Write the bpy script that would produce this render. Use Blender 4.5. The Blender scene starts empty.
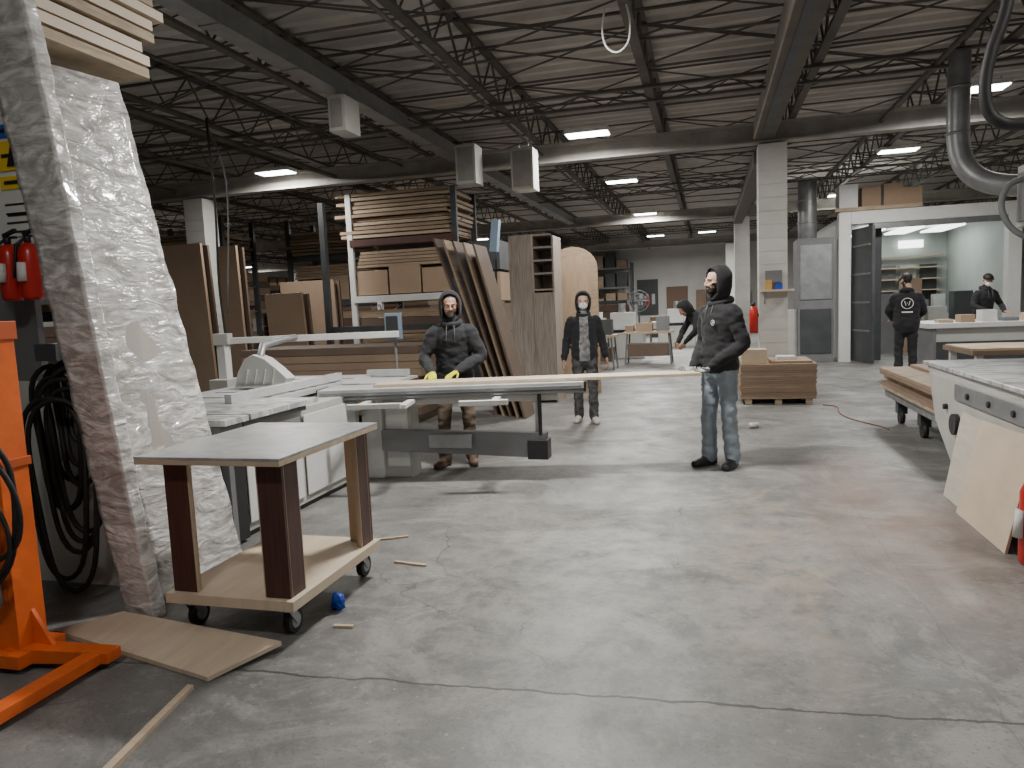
import bpy,bmesh,math,random
from mathutils import Vector,Matrix,Euler,noise
from mathutils.bvhtree import BVHTree
random.seed(11)
V=Vector
R_=math.radians
COL=bpy.context.scene.collection

# ------------------------------------------------------------------ materials
_m={}
def M(name,col,rough=.6,metal=0.,n=None,amt=.25,col2=None,st=(1,1,1),bump=0.,bs=None,emit=0,coat=0.,detail=4,sheen=0.,dist=0.,alpha=None):
    if name in _m: return _m[name]
    m=bpy.data.materials.new(name);m.use_nodes=True
    nt=m.node_tree;b=nt.nodes['Principled BSDF']
    b.inputs['Base Color'].default_value=(*col,1);b.inputs['Roughness'].default_value=rough
    b.inputs['Metallic'].default_value=metal
    if coat: b.inputs['Coat Weight'].default_value=coat
    if sheen: b.inputs['Sheen Weight'].default_value=sheen
    if emit:
        b.inputs['Emission Color'].default_value=(*col,1);b.inputs['Emission Strength'].default_value=emit
    if n or bump:
        tc=nt.nodes.new('ShaderNodeTexCoord');mp=nt.nodes.new('ShaderNodeMapping')
        mp.inputs['Scale'].default_value=st
        nt.links.new(tc.outputs['Object'],mp.inputs['Vector'])
        no=nt.nodes.new('ShaderNodeTexNoise');no.inputs['Scale'].default_value=n or bs or 20
        no.inputs['Detail'].default_value=detail;no.inputs['Roughness'].default_value=.6;no.inputs['Distortion'].default_value=dist
        nt.links.new(mp.outputs['Vector'],no.inputs['Vector'])
        if n:
            cr=nt.nodes.new('ShaderNodeValToRGB')
            c2=col2 or tuple(max(0,c*(1-amt)) for c in col)
            cr.color_ramp.elements[0].position=.35;cr.color_ramp.elements[1].position=.65
            cr.color_ramp.elements[0].color=(*c2,1);cr.color_ramp.elements[1].color=(*col,1)
            nt.links.new(no.outputs['Fac'],cr.inputs['Fac']);nt.links.new(cr.outputs['Color'],b.inputs['Base Color'])
        if alpha:
            mr=nt.nodes.new('ShaderNodeMapRange');mr.inputs['From Min'].default_value=.38;mr.inputs['From Max'].default_value=.62
            mr.inputs['To Min'].default_value=alpha[0];mr.inputs['To Max'].default_value=alpha[1]
            nt.links.new(no.outputs['Fac'],mr.inputs['Value']);nt.links.new(mr.outputs['Result'],b.inputs['Alpha'])
        if bump:
            bp=nt.nodes.new('ShaderNodeBump');bp.inputs['Strength'].default_value=bump;bp.inputs['Distance'].default_value=.02
            if bs and n:
                no2=nt.nodes.new('ShaderNodeTexNoise');no2.inputs['Scale'].default_value=bs;no2.inputs['Distortion'].default_value=dist;no2.inputs['Detail'].default_value=3
                nt.links.new(mp.outputs['Vector'],no2.inputs['Vector']);src=no2
            else: src=no
            nt.links.new(src.outputs['Fac'],bp.inputs['Height']);nt.links.new(bp.outputs['Normal'],b.inputs['Normal'])
    _m[name]=m;return m

ply=M('plywood_pale',(.55,.43,.31),.6,n=3,amt=.18,st=(1,8,1))
ply2=M('plywood_birch',(.62,.51,.38),.55,n=2.5,amt=.15,st=(6,1,1))
mdf=M('mdf_brown',(.27,.19,.13),.7,n=2,amt=.15)
mdfd=M('mdf_dark',(.13,.09,.065),.7,n=2,amt=.2)
lumber=M('lumber',(.46,.36,.25),.7,n=4,amt=.4,st=(1,1,12))
lumber2=M('lumber_tan',(.36,.26,.17),.7,n=4,amt=.35,st=(1,1,10))
card=M('cardboard',(.34,.24,.16),.8,n=2,amt=.12)
redb=M('laminate_redbrown',(.085,.036,.028),.45,n=3,amt=.35,st=(14,14,1))
lam=M('laminate_grey',(.47,.47,.455),.35,n=3.5,col2=(.27,.275,.28),detail=9,dist=1.2)
steel=M('steel_grey',(.33,.34,.35),.4,.6,n=6,amt=.2)
alu=M('aluminium',(.56,.57,.57),.4,.2,n=8,amt=.15)
galv=M('galvanised',(.38,.39,.40),.45,.6,n=5,amt=.25)
white=M('white_paint',(.68,.68,.66),.5,n=3,amt=.1)
offw=M('offwhite_paint',(.52,.52,.49),.6,n=2,amt=.15)
beige=M('machine_beige',(.47,.46,.43),.5,n=3,amt=.15)
dark=M('dark_plastic',(.02,.02,.022),.45)
dgrey=M('dark_grey',(.06,.065,.07),.5,n=3,amt=.3)
mgrey=M('mid_grey',(.18,.185,.19),.55,n=3,amt=.2)
orange=M('orange_paint',(.80,.15,.025),.4,n=5,amt=.25)
orangd=M('orange_dark',(.45,.08,.015),.5)
red=M('red_paint',(.50,.02,.015),.3)
yellow=M('yellow_sign',(.8,.55,.03),.5)
blue=M('blue_bag',(.01,.06,.42),.35,bump=.6,bs=40)
truss=M('joist_paint',(.125,.112,.10),.7,n=3,amt=.35)
trussl=M('beam_paint',(.36,.34,.31),.7,n=3,amt=.25)
ductb=M('duct_brown_grey',(.11,.09,.07),.6,n=3,amt=.3)
deckm=M('deck_paint',(.60,.57,.53),.75,n=1.2,amt=.25)
rub=M('rubber_black',(.015,.015,.015),.6)
marb=M('stone_slab',(.64,.64,.62),.25,n=3,col2=(.20,.21,.22),st=(1,2,1),detail=9,dist=1.5)
walnutg=M('greige_woodgrain',(.42,.365,.31),.55,n=4,col2=(.27,.225,.19),st=(14,14,.8))
wrap=M('plastic_wrap',(.86,.85,.84),.16,n=2.2,col2=(.62,.60,.585),st=(1.5,1.5,4),bump=1.0,bs=3.2,coat=.8,detail=6,dist=1.6,alpha=(.45,.95))
wrapin=M('wrapped_panel_face',(.42,.385,.35),.6,n=1.5,amt=.25,st=(2,2,.5))
lampm=M('lamp_lens',(1,.99,.95),.5,emit=18)
boothm=M('booth_panel',(.42,.45,.43),.5,n=1.5,amt=.15)
glow=M('booth_lens',(.95,1,.97),.5,emit=4)
skin=M('skin',(.46,.26,.18),.5,n=20,amt=.12);skinp=M('skin_pale',(.62,.41,.32),.5,n=20,amt=.1);lips=M('lips',(.34,.16,.12),.6);beard=M('beard_hair',(.02,.014,.01),.8);beardg=M('beard_grey',(.12,.11,.10),.8);hairm=M('hair_black',(.012,.01,.009),.6)
jblack=M('hoodie_black',(.012,.012,.014),.85,sheen=.08);jgrey=M('hoodie_charcoal',(.019,.020,.024),.85,sheen=.08)
jeans=M('jeans_lightblue',(.29,.34,.39),.8,n=12,amt=.25,st=(1,1,.4));brownp=M('pants_brown',(.15,.11,.075),.85,n=6,amt=.3);blackp=M('pants_black',(.02,.02,.022),.85);camop=M('pants_patterned',(.10,.10,.10),.85,n=14,col2=(.02,.02,.02))
shoeb=M('shoe_black',(.015,.015,.016),.5);shoew=M('shoe_offwhite',(.55,.52,.46),.6);shoebr=M('boot_brown',(.09,.05,.03),.6)
glovey=M('glove_yellow',(.62,.60,.03),.6);gloveg=M('glove_grey',(.35,.35,.36),.6);tee=M('tee_print',(.30,.29,.28),.8,n=18,col2=(.08,.08,.09));maskm=M('mask_white',(.8,.8,.8),.6)
eyew=M('eye_white',(.7,.68,.65),.3);eyeb=M('eye_dark',(.02,.012,.008),.2)

# ------------------------------------------------------------------ builder
class B:
    def __init__(s,name): s.name=name;s.bm=bmesh.new();s.mats=[]
    def mi(s,m):
        if m not in s.mats: s.mats.append(m)
        return s.mats.index(m)
    def hexa(s,c,m):
        vs=[s.bm.verts.new(p) for p in c];i=s.mi(m);fs=[]
        for q in ((3,2,1,0),(4,5,6,7),(0,1,5,4),(1,2,6,5),(2,3,7,6),(3,0,4,7)):
            f=s.bm.faces.new([vs[k] for k in q]);f.material_index=i;fs.append(f)
        return fs
    def box(s,c,sz,m,rz=0.,rx=0.,ry=0.):
        h=V(sz)/2;c=V(c);Rm=Euler((rx,ry,rz)).to_matrix()
        P=[(-1,-1,-1),(1,-1,-1),(1,1,-1),(-1,1,-1),(-1,-1,1),(1,-1,1),(1,1,1),(-1,1,1)]
        return s.hexa([c+Rm@V((p[0]*h.x,p[1]*h.y,p[2]*h.z)) for p in P],m)
    def bb(s,x0,x1,y0,y1,z0,z1,m): return s.box(((x0+x1)/2,(y0+y1)/2,(z0+z1)/2),(abs(x1-x0),abs(y1-y0),abs(z1-z0)),m)
    def tube(s,pts,r,m,n=10,cap=True,smooth=True):
        pts=[V(p) for p in pts];i=s.mi(m);rings=[]
        rr=r if isinstance(r,(list,tuple)) else [r]*len(pts)
        ref=None
        for k,p in enumerate(pts):
            t=(pts[min(k+1,len(pts)-1)]-pts[max(k-1,0)]).normalized()
            if ref is None: ref=V((0,0,1)) if abs(t.z)<.9 else V((1,0,0))
            a=(ref-t*ref.dot(t)).normalized();ref=a;b=t.cross(a)
            rings.append([s.bm.verts.new(p+(a*math.cos(2*math.pi*j/n)+b*math.sin(2*math.pi*j/n))*rr[k]) for j in range(n)])
        for k in range(len(rings)-1):
            for j in range(n):
                f=s.bm.faces.new((rings[k][j],rings[k][(j+1)%n],rings[k+1][(j+1)%n],rings[k+1][j]));f.material_index=i;f.smooth=smooth
        if cap:
            f=s.bm.faces.new(rings[0][::-1]);f.material_index=i
            f=s.bm.faces.new(rings[-1]);f.material_index=i
    def stube(s,pts,r,m,n=10,sub=6):
        o=[];L=len(pts)
        for k in range(L-1):
            p0,p1,p2,p3=[V(pts[q]) for q in (max(k-1,0),k,k+1,min(k+2,L-1))]
            for j in range(sub):
                t=j/sub;o.append(.5*((2*p1)+(p2-p0)*t+(2*p0-5*p1+4*p2-p3)*t*t+(3*p1-p0-3*p2+p3)*t**3))
        o.append(V(pts[-1]));s.tube(o,r,m,n)
    def cyl(s,a,b,r,m,n=16,r2=None): s.tube([a,b],[r,r if r2 is None else r2],m,n)
    def bar(s,a,b,w,m): s.tube([a,b],w*.7,m,4,smooth=False)
    def sph(s,c,r,m,n=16):
        i=s.mi(m);r=V(r) if hasattr(r,'__len__') else V((r,r,r))
        g=bmesh.ops.create_uvsphere(s.bm,u_segments=n,v_segments=max(6,n//2),radius=1,matrix=Matrix.Translation(V(c))@Matrix.Diagonal((*r,1)))
        for f in {f for v in g['verts'] for f in v.link_faces}: f.material_index=i;f.smooth=True
    def poly(s,pts,ext,m):
        i=s.mi(m);ext=V(ext);a=[s.bm.verts.new(p) for p in pts];b=[s.bm.verts.new(V(p)+ext) for p in pts]
        n=len(a);fs=[s.bm.faces.new(a[::-1]),s.bm.faces.new(b)]+[s.bm.faces.new((a[k],a[(k+1)%n],b[(k+1)%n],b[k])) for k in range(n)]
        for f in fs: f.material_index=i
    def end(s,parent=None,bevel=0.,origin=True,recalc=True):
        if recalc: bmesh.ops.recalc_face_normals(s.bm,faces=s.bm.faces)
        me=bpy.data.meshes.new(s.name)
        o=bpy.data.objects.new(s.name,me)
        if origin and not parent:
            xs=[v.co for v in s.bm.verts]
            c=V(((min(p.x for p in xs)+max(p.x for p in xs))/2,(min(p.y for p in xs)+max(p.y for p in xs))/2,min(p.z for p in xs)))
            for v in s.bm.verts: v.co-=c
            o.location=c
        s.bm.to_mesh(me);s.bm.free()
        for m in s.mats: me.materials.append(m)
        COL.objects.link(o)
        if parent: o.parent=parent
        if bevel:
            bv=o.modifiers.new('bevel','BEVEL');bv.width=bevel;bv.segments=2;bv.limit_method='ANGLE'
        return o

# ------------------------------------------------------------------ people (first, while the scene is small)
def cat(secs,sub):
    if len(secs)<3: sub=max(sub,3)
    out=[];n=len(secs)
    for k in range(n-1):
        p0,p1,p2,p3=secs[max(k-1,0)],secs[k],secs[k+1],secs[min(k+2,n-1)]
        for j in range(sub):
            t_=j/sub
            out.append([.5*((2*b_)+(-a_+c_)*t_+(2*a_-5*b_+4*c_-d_)*t_*t_+(-a_+3*b_-3*c_+d_)*t_**3) for a_,b_,c_,d_ in zip(p0,p1,p2,p3)])
    out.append(list(secs[-1]));return out
def loft(bm,secs,right=(1,0,0),n=18,sub=3,rnd=True):
    S=cat([list(s) for s in secs],sub);right=V(right)
    if rnd:
        def ext(a,b_):
            d=(V(a[:3])-V(b_[:3])).normalized();r=min(a[3],a[4]);o=[]
            for q,s_ in ((.5,.86),(.85,.5),(.98,.15)): c_=V(a[:3])+d*r*q;o.append([c_.x,c_.y,c_.z,a[3]*s_,a[4]*s_])
            return o
        S=ext(S[0],S[1])[::-1]+S+ext(S[-1],S[-2])
    rings=[]
    for k,s in enumerate(S):
        c_=V(s[:3]);t_=(V(S[min(k+1,len(S)-1)][:3])-V(S[max(k-1,0)][:3])).normalized()
        a=right-t_*right.dot(t_)
        if a.length<.05: a=V((0,1,0))-t_*t_.y
        a.normalize();f_=t_.cross(a)
        rings.append([bm.verts.new(c_+a*math.cos(2*math.pi*j/n)*s[3]+f_*math.sin(2*math.pi*j/n)*s[4]) for j in range(n)])
    for k in range(len(rings)-1):
        for j in range(n): bm.faces.new((rings[k][j],rings[k][(j+1)%n],rings[k+1][(j+1)%n],rings[k+1][j]))
    bm.faces.new(rings[0][::-1]);bm.faces.new(rings[-1])
def ell(bm,c_,r,rot=None):
    mtx=Matrix.Translation(V(c_))
    if rot: mtx=mtx@Euler(rot).to_matrix().to_4x4()
    bmesh.ops.create_uvsphere(bm,u_segments=20,v_segments=12,radius=1,matrix=mtx@Matrix.Diagonal((*r,1)))
def fuse(name,parts,rule,mats,parent,voxel=.011,smooth=4,wr=0.):
    al=bmesh.new();trees=[]
    for lab,bm in parts:
        bmesh.ops.recalc_face_normals(bm,faces=bm.faces)
        trees.append((lab,BVHTree.FromBMesh(bm)));tm=bpy.data.meshes.new('t');bm.to_mesh(tm);al.from_mesh(tm);bpy.data.meshes.remove(tm);bm.free()
    me=bpy.data.meshes.new('tmp');al.to_mesh(me);al.free();o=bpy.data.objects.new('tmp',me);COL.objects.link(o)
    r=o.modifiers.new('r','REMESH');r.mode='VOXEL';r.voxel_size=voxel
    s=o.modifiers.new('s','SMOOTH');s.factor=.5;s.iterations=smooth
    dg=bpy.context.evaluated_depsgraph_get();nm=bpy.data.meshes.new_from_object(o.evaluated_get(dg))
    bpy.data.objects.remove(o);bpy.data.meshes.remove(me)
    nm.name=name
    for m_ in mats: nm.materials.append(m_)
    single=len(mats)==1
    for pl in nm.polygons:
        pl.use_smooth=True
        if single: continue
        c_=pl.center;bd=9;bl=None
        for lab,tr in trees:
            q=tr.find_nearest(c_)
            if q[3] is not None and q[3]<bd: bd=q[3];bl=lab
        pl.material_index=rule(bl,c_)
    if wr:
        for v in nm.vertices:
            c_=v.co
            if c_.z>.12: v.co=c_+v.normal*(noise.noise(V((c_.x*9,c_.y*9,c_.z*17)))*wr+noise.noise(V((c_.x*22+5,c_.y*22,c_.z*34)))*wr*.5)
    ob=bpy.data.objects.new(name,nm);COL.objects.link(ob);ob.parent=parent
    return ob
def head(P,loc,rot,beardy=False,mask=False,cap=None,hair=True,hood=None,glasses=False,grey=False,sk=None):
    E=bpy.data.objects.new('head',None);COL.objects.link(E);E.parent=P;E.location=loc;E.rotation_euler=rot
    a=bmesh.new();ell(a,(0,.012,.03),(.075,.092,.085));ell(a,(0,-.02,-.025),(.062,.068,.082));ell(a,(0,-.052,-.082),(.034,.034,.028));ell(a,(0,-.078,.022),(.05,.014,.011))
    ell(a,(.036,-.062,-.022),(.024,.024,.02));ell(a,(-.036,-.062,-.022),(.024,.024,.02))
    nb=bmesh.new();loft(nb,[(0,-.088,.012,.008,.008),(0,-.100,-.012,.009,.01),(0,-.106,-.028,.014,.012)],n=10);ell(nb,(.012,-.094,-.032),(.009,.01,.008));ell(nb,(-.012,-.094,-.032),(.009,.01,.008))
    eb=bmesh.new();ell(eb,(.078,.008,-.003),(.008,.018,.03),(0,0,.3));ell(eb,(-.078,.008,-.003),(.008,.018,.03),(0,0,-.3))
    lb=bmesh.new();ell(lb,(0,-.087,-.057),(.019,.009,.004));ell(lb,(0,-.086,-.064),(.016,.009,.004))
    nk=bmesh.new();loft(nk,[(0,.018,-.05,.052,.055),(0,.03,-.11,.05,.053),(0,.045,-.19,.06,.06)])
    def rule(l,c_):
        if l=='lips': return 1
        if hair and (c_.z>.075+.25*max(0,-c_.y-.03) or (c_.y>.035 and c_.z>-.06)): return 3
        if beardy and l in('head','neck'):
            if c_.z<-.058 and c_.y<.04 and c_.z>-.125: return 2
            if abs(c_.x)<.03 and -.058<=c_.z<-.045 and c_.y<-.07: return 2
            if abs(c_.x)>.053 and c_.z<-.012 and c_.y<.04: return 2
        return 0
    fuse('face',[('head',a),('nose',nb),('ear',eb),('lips',lb),('neck',nk)],rule,[sk or skin,lips,beardg if grey else beard,hairm],E,voxel=.0045,smooth=2)
    b=B('eyes')
    for s_ in (-1,1):
        b.sph((s_*.031,-.079,.003),(.0125,.009,.007),eyew,10);b.sph((s_*.031,-.0865,.003),(.0055,.003,.0055),eyeb,8);b.box((s_*.031,-.0915,.021),(.030,.005,.0055),beard,ry=s_*.12)
    if glasses:
        for s_ in (-1,1):
            pts=[(s_*.033+.022*math.cos(q*math.pi/8),-.099,.002+.016*math.sin(q*math.pi/8)) for q in range(17)];b.tube(pts,.0018,dark,6,cap=False)
            b.bar((s_*.055,-.098,.004),(s_*.078,.0,.006),.002,dark)
        b.bar((-.011,-.1,.004),(.011,-.1,.004),.002,dark)
    b.end(E)
    if mask:
        mb=bmesh.new();ell(mb,(0,-.058,-.05),(.060,.052,.052));ell(mb,(0,-.082,-.035),(.032,.034,.034));fuse('face_mask',[('m',mb)],None,[maskm],E,voxel=.006,smooth=3)
        b=B('mask_straps')
        for s_ in (-1,1): b.tube([(s_*.055,-.07,-.03),(s_*.074,-.02,.0),(s_*.08,.02,.02)],.002,maskm,6);b.tube([(s_*.052,-.065,-.07),(s_*.066,-.02,-.05),(s_*.078,.02,-.03)],.002,maskm,6)
        b.end(E)
    if cap:
        b=B('cap');b.sph((0,.008,.045),(.087,.104,.082),cap,24)
        for v in list(b.bm.verts):
            if v.co.z<.035: v.co.z=.035
        pts=[(math.sin(q)*.075,-.06-math.cos(q)*.10,.042) for q in [-1.5+.25*k for k in range(13)]]
        b.poly(pts,(0,0,.006),cap);b.end(E)
    if hood:
        b=B('hood');i=b.mi(hood);nu,nv=40,28;grid=[]
        for v_ in range(nv+1):
            ph=math.pi*v_/nv;row=[]
            for u_ in range(nu):
                a_=2*math.pi*u_/nu;x=math.sin(ph)*math.cos(a_);y=math.sin(ph)*math.sin(a_);z=math.cos(ph)
                fl=1+max(0,-z)**2*.3
                q=V((x*.106*fl,.022+y*.120*fl,.012+z*.130+(-.055*max(0,-z))))
                if y>.3 and z>.1: q.y+=.025*y*z;q.z+=.006
                q+=V(noise.noise_vector(q*14))*.007
                row.append((b.bm.verts.new(q),V((x,y,z))))
            grid.append(row)
        for v_ in range(nv):
            for u_ in range(nu):
                q=[grid[v_][u_],grid[v_][(u_+1)%nu],grid[v_+1][(u_+1)%nu],grid[v_+1][u_]];d=sum((k[1] for k in q),V())/4
                if d.y<-.12 and (d.x/.84)**2+((d.z+.04)/.82)**2<1: continue
                if d.z<-.95: continue
                try: fc=b.bm.faces.new([k[0] for k in q]);fc.material_index=i;fc.smooth=True
                except Exception: pass
        bmesh.ops.delete(b.bm,geom=[v for v in b.bm.verts if not v.link_faces],context='VERTS')
        bmesh.ops.remove_doubles(b.bm,verts=b.bm.verts,dist=.0005)
        bmesh.ops.smooth_vert(b.bm,verts=b.bm.verts,factor=.5,use_axis_x=True,use_axis_y=True,use_axis_z=True)
        o=b.end(E);so=o.modifiers.new('s','SOLIDIFY');so.thickness=.014;so.offset=0
    return E
def hand(P,name,wrist,D,N_,side,mat_,curl=.5,sc=1.):
    D=V(D).normalized();N_=V(N_);N_=(N_-D*N_.dot(D)).normalized();S=D.cross(N_)*side;W=V(wrist)
    pb=bmesh.new()
    def pt(l,s,n_): return W+(D*l+S*s+N_*n_)*sc
    def sec(l,s,n_,a,b_): q=pt(l,s,n_);return (q.x,q.y,q.z,a*sc,b_*sc)
    loft(pb,[sec(-.03,0,0,.028,.022),sec(0,0,0,.029,.021),sec(.04,0,0,.039,.017),sec(.08,0,0,.042,.014),sec(.1,0,0,.038,.012)],right=S)
    for k,L_ in enumerate((.074,.083,.077,.06)):
        s=.031-.0208*k;q=pt(.092-(.006 if k in(0,3) else 0),s,0);al=curl*.4;secs=[(q.x,q.y,q.z,.0096*sc,.0096*sc)]
        for ph,(fr,r) in enumerate(((.45,.0090),(.3,.0084),(.25,.0070))):
            d=D*math.cos(al)+N_*math.sin(al)+S*.05*(1.5-k);q=q+d.normalized()*L_*fr*sc;secs.append((q.x,q.y,q.z,r*sc,r*sc));al+=curl*(1.0 if ph==0 else .8)
        loft(pb,secs,right=S,n=10,sub=2)
    q=pt(.028,.03,.004);d=(D*.6+S*.72+N_*.3).normalized();secs=[(q.x,q.y,q.z,.014*sc,.013*sc)]
    q=q+d*.035*sc;secs.append((q.x,q.y,q.z,.011*sc,.011*sc));d=(D*.85+S*.3+N_*(.25+.3*curl)).normalized();q=q+d*.03*sc;secs.append((q.x,q.y,q.z,.0105*sc,.0105*sc));q=q+d*.024*sc;secs.append((q.x,q.y,q.z,.0085*sc,.0085*sc))
    loft(pb,secs,right=S,n=10,sub=2)
    fuse(name,[('h',pb)],None,[mat_],P,voxel=.0042,smooth=1)
def person(loc,rz,s,J,jm_,pm,sm,hm,headkw,headrot=(0,0,0),shirt=None,open_j=False,hands=None,loose=1.,wd_=1.,vox=.0115):
    P=bpy.data.objects.new('person',None);COL.objects.link(P);P.location=loc;P.rotation_euler=(0,0,rz);P.scale=(s,s,s)
    g=dict(pel=(0,0,.95),che=(0,0,1.27),nek=(0,.005,1.47),hed=(0,-.03,1.645),
      sl=(.168,.005,1.38),sr=(-.168,.005,1.38),el=(.235,.03,1.12),er=(-.235,.03,1.12),wl=(.245,-.05,.88),wr=(-.245,-.05,.88),
      hl=(.088,0,.90),hr=(-.088,0,.90),kl=(.10,-.02,.49),kr=(-.10,-.02,.49),al=(.11,.02,.09),ar=(-.11,.02,.09),fl=.15,fr=-.15)
    g.update(J);G={k:(V(v) if hasattr(v,'__len__') else v) for k,v in g.items()}
    pel,che,nek=G['pel'],G['che'],G['nek']
    tb=bmesh.new();dn=(pel-che).normalized();hem=pel+dn*.09
    def S5(c_,a,b_): return (c_.x,c_.y,c_.z,a*wd_,b_)
    loft(tb,[S5(hem,.162,.134),S5(hem-dn*.02,.170,.141),S5(hem-dn*.05,.184,.150),S5(pel,.182,.148),S5(pel.lerp(che,.5),.172,.134),S5(che,.182,.135),S5(che.lerp(nek,.40),.190,.130),S5(che.lerp(nek,.66),.172,.115),S5(che.lerp(nek,.86),.130,.098),S5(nek,.088,.082),S5(nek+(G['hed']-nek)*.25,.066,.068)],n=26)
    if not open_j:
        fr=V((1,0,0)).cross(dn).normalized()
        if fr.y>0: fr=-fr
        pc=pel-dn*.07+fr*.116;ell(tb,pc,(.115,.032,.065))
    ab=bmesh.new()
    for q in 'lr':
        a,e,w_=G['s'+q],G['e'+q],G['w'+q];L5=lambda c_,r:(c_.x,c_.y,c_.z,r,r)
        ins=a+(V((0,a.y,a.z))-a)*.3+V((0,0,.01))
        loft(ab,[L5(ins,.062),L5(a,.067*loose),L5(a.lerp(e,.5),.060*loose),L5(e,.053*loose),L5(e.lerp(w_,.5),.049*loose),L5(e.lerp(w_,.85),.043*loose),L5(e.lerp(w_,.95),.036)],right=(0,1,0) ,n=16)
    lb=bmesh.new()
    loft(lb,[S5(pel+V((0,0,.06)),.15,.12),S5(pel,.160,.128),S5((G['hl']+G['hr'])/2-V((0,0,.02)),.162,.125)],n=22)
    fb=bmesh.new();so=bmesh.new()
    for q,sg in (('l',1),('r',-1)):
        h,k_,a=G['h'+q],G['k'+q],G['a'+q]
        loft(lb,[(h.x,h.y,h.z,.090,.105),(*h.lerp(k_,.4),.085,.09),(*h.lerp(k_,.8),.072,.075),(*k_,.068,.07),(*k_.lerp(a,.35),.066,.072),(*k_.lerp(a,.8),.060*loose,.064*loose),(*k_.lerp(a,1.0),.060*loose,.066*loose)],n=18)
        t_=G['f'+q];d=V((math.sin(t_),-math.cos(t_),0));sd=V((math.cos(t_),math.sin(t_),0));b0=V((a.x,a.y,a.z-.09))
        def F_(l,z,w_,h_): c_=b0+d*l;return (c_.x,c_.y,c_.z+z,w_,h_)
        loft(fb,[F_(-.055,.052,.034,.036),F_(0,.058,.038,.045),F_(.07,.05,.042,.038),F_(.13,.042,.047,.030),F_(.175,.036,.040,.024)],right=sd,n=16)
        loft(fb,[(b0.x,b0.y,b0.z+.06,.04,.045),(a.x,a.y,a.z+.04,.042,.045)],right=sd,n=14)
        loft(so,[F_(-.07,.014,.034,.014),F_(.0,.014,.038,.014),F_(.12,.014,.048,.014),F_(.185,.014,.038,.014)],right=sd,n=16)
    def rule(l,c_):
        if l=='legs': return 1
        if l in('shoe','sole'): return 2
        if l=='torso':
            if (c_-hem).dot(dn)>.008: return 1
            if open_j and c_.y<-.03 and abs(c_.x)<.055+.03*(1.45-c_.z) : return 3
        return 0
    fuse('body',[('torso',tb),('arms',ab),('legs',lb),('shoe',fb),('sole',so)],rule,[jm_,pm,sm,shirt or jm_],P,voxel=vox,smooth=3,wr=.012)
    head(P,G['hed'],headrot,**headkw)
    b=B('hoodie_trim');pts=[]
    for k in range(25):
        a_=2*math.pi*k/24;pts.append(nek+V((math.cos(a_)*.078*wd_,math.sin(a_)*.078+(.02 if math.sin(a_)>0 else -.01)*abs(math.sin(a_)),.005+.018*math.sin(a_))))
    b.tube(pts,[.024+.016*max(0,math.sin(2*math.pi*k/24)) for k in range(25)],jm_,10,cap=False)
    if not open_j:
        for s_ in (-1,1): b.tube([nek+V((s_*.035,-.095,-.01)),nek+V((s_*.04,-.125,-.08)),nek+V((s_*.04,-.137,-.17))],.003,mgrey,6)
    b.end(P)
    for q,sg in (('l',1),('r',-1)):
        e,w_=G['e'+q],G['w'+q];d=(w_-e).normalized()
        hh=(hands or {}).get(q,{})
        hand(P,'hand_'+('left' if q=='l' else 'right'),w_-d*.005,hh.get('D',d),hh.get('N',V((-sg,0,0)) if abs(d.z)>.6 else V((0,0,-1))),hh.get('side',1),hm,hh.get('curl',.55))
    return P
flat=dict(l=dict(D=(0,-1,-.1),N=(0,0,-1),side=1,curl=.4),r=dict(D=(0,-1,-.1),N=(0,0,-1),side=-1,curl=.4))
p1=person((.10,6.66,0),R_(-52),1.0,dict(el=(.25,.05,1.11),er=(-.235,.0,1.11),wl=(.10,-.20,.90),wr=(-.10,-.22,.90),hed=(0,-.03,1.655),
   al=(.10,.05,.09),ar=(-.10,-.05,.09),kl=(.10,.01,.49),kr=(-.10,-.05,.49),fl=.5,fr=.05),jblack,jeans,shoeb,gloveg,dict(beardy=True,hood=jblack,sk=skinp),headrot=(0,0,R_(-8)),
   hands=dict(l=dict(D=(-.2,-.95,-.22),N=(0,-.2,.95),side=-1,curl=.9),r=dict(D=(.05,-.95,-.22),N=(0,-.2,.95),side=1,curl=.9)),loose=1.12,wd_=1.05)
b=B('chest_logo');b.tube([(.09+.022*math.cos(k*math.pi/8),-.143,1.30+.022*math.sin(k*math.pi/8)) for k in range(17)],.003,white,6,cap=False);b.box((.09,-.143,1.30),(.014,.004,.02),white);b.end(p1)
p2=person((-2.36,6.52,0),R_(14),.97,dict(pel=(0,.05,.93),che=(0,-.0,1.24),nek=(0,-.055,1.43),hed=(0,-.10,1.60),sl=(.172,-.045,1.335),sr=(-.172,-.045,1.335),
   el=(.28,-.03,1.09),er=(-.28,-.05,1.09),wl=(.04,-.27,.965),wr=(-.18,-.29,.965),hl=(.09,.04,.90),hr=(-.09,.04,.90),al=(.13,.08,.09),ar=(-.13,-.0,.09),kl=(.12,.0,.49),kr=(-.12,-.03,.49),fl=.2,fr=-.45),
   jgrey,brownp,shoebr,glovey,dict(beardy=True,hood=jblack,glasses=True,grey=True),headrot=(R_(8),0,R_(8)),
   hands=dict(l=dict(D=(-.5,-.8,-.25),N=(0,-.2,-1),side=1,curl=.35),r=dict(D=(.1,-.9,-.25),N=(0,-.2,-1),side=-1,curl=.35)),loose=1.15,wd_=1.06)
p3=person((-1.52,9.1,0),R_(10),.94,dict(el=(.24,.04,1.12),er=(-.24,.04,1.12),wl=(.29,-.03,.87),wr=(-.28,-.04,.87),al=(.10,-.05,.09),ar=(-.10,.09,.09),kl=(.10,-.07,.49),kr=(-.10,.0,.49),fl=.25,fr=-.25),
   jblack,camop,shoew,skin,dict(mask=True,hood=jblack,hair=True,sk=skinp),headrot=(R_(6),0,0),open_j=True,shirt=tee,wd_=1.0,loose=1.1,vox=.013)
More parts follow.
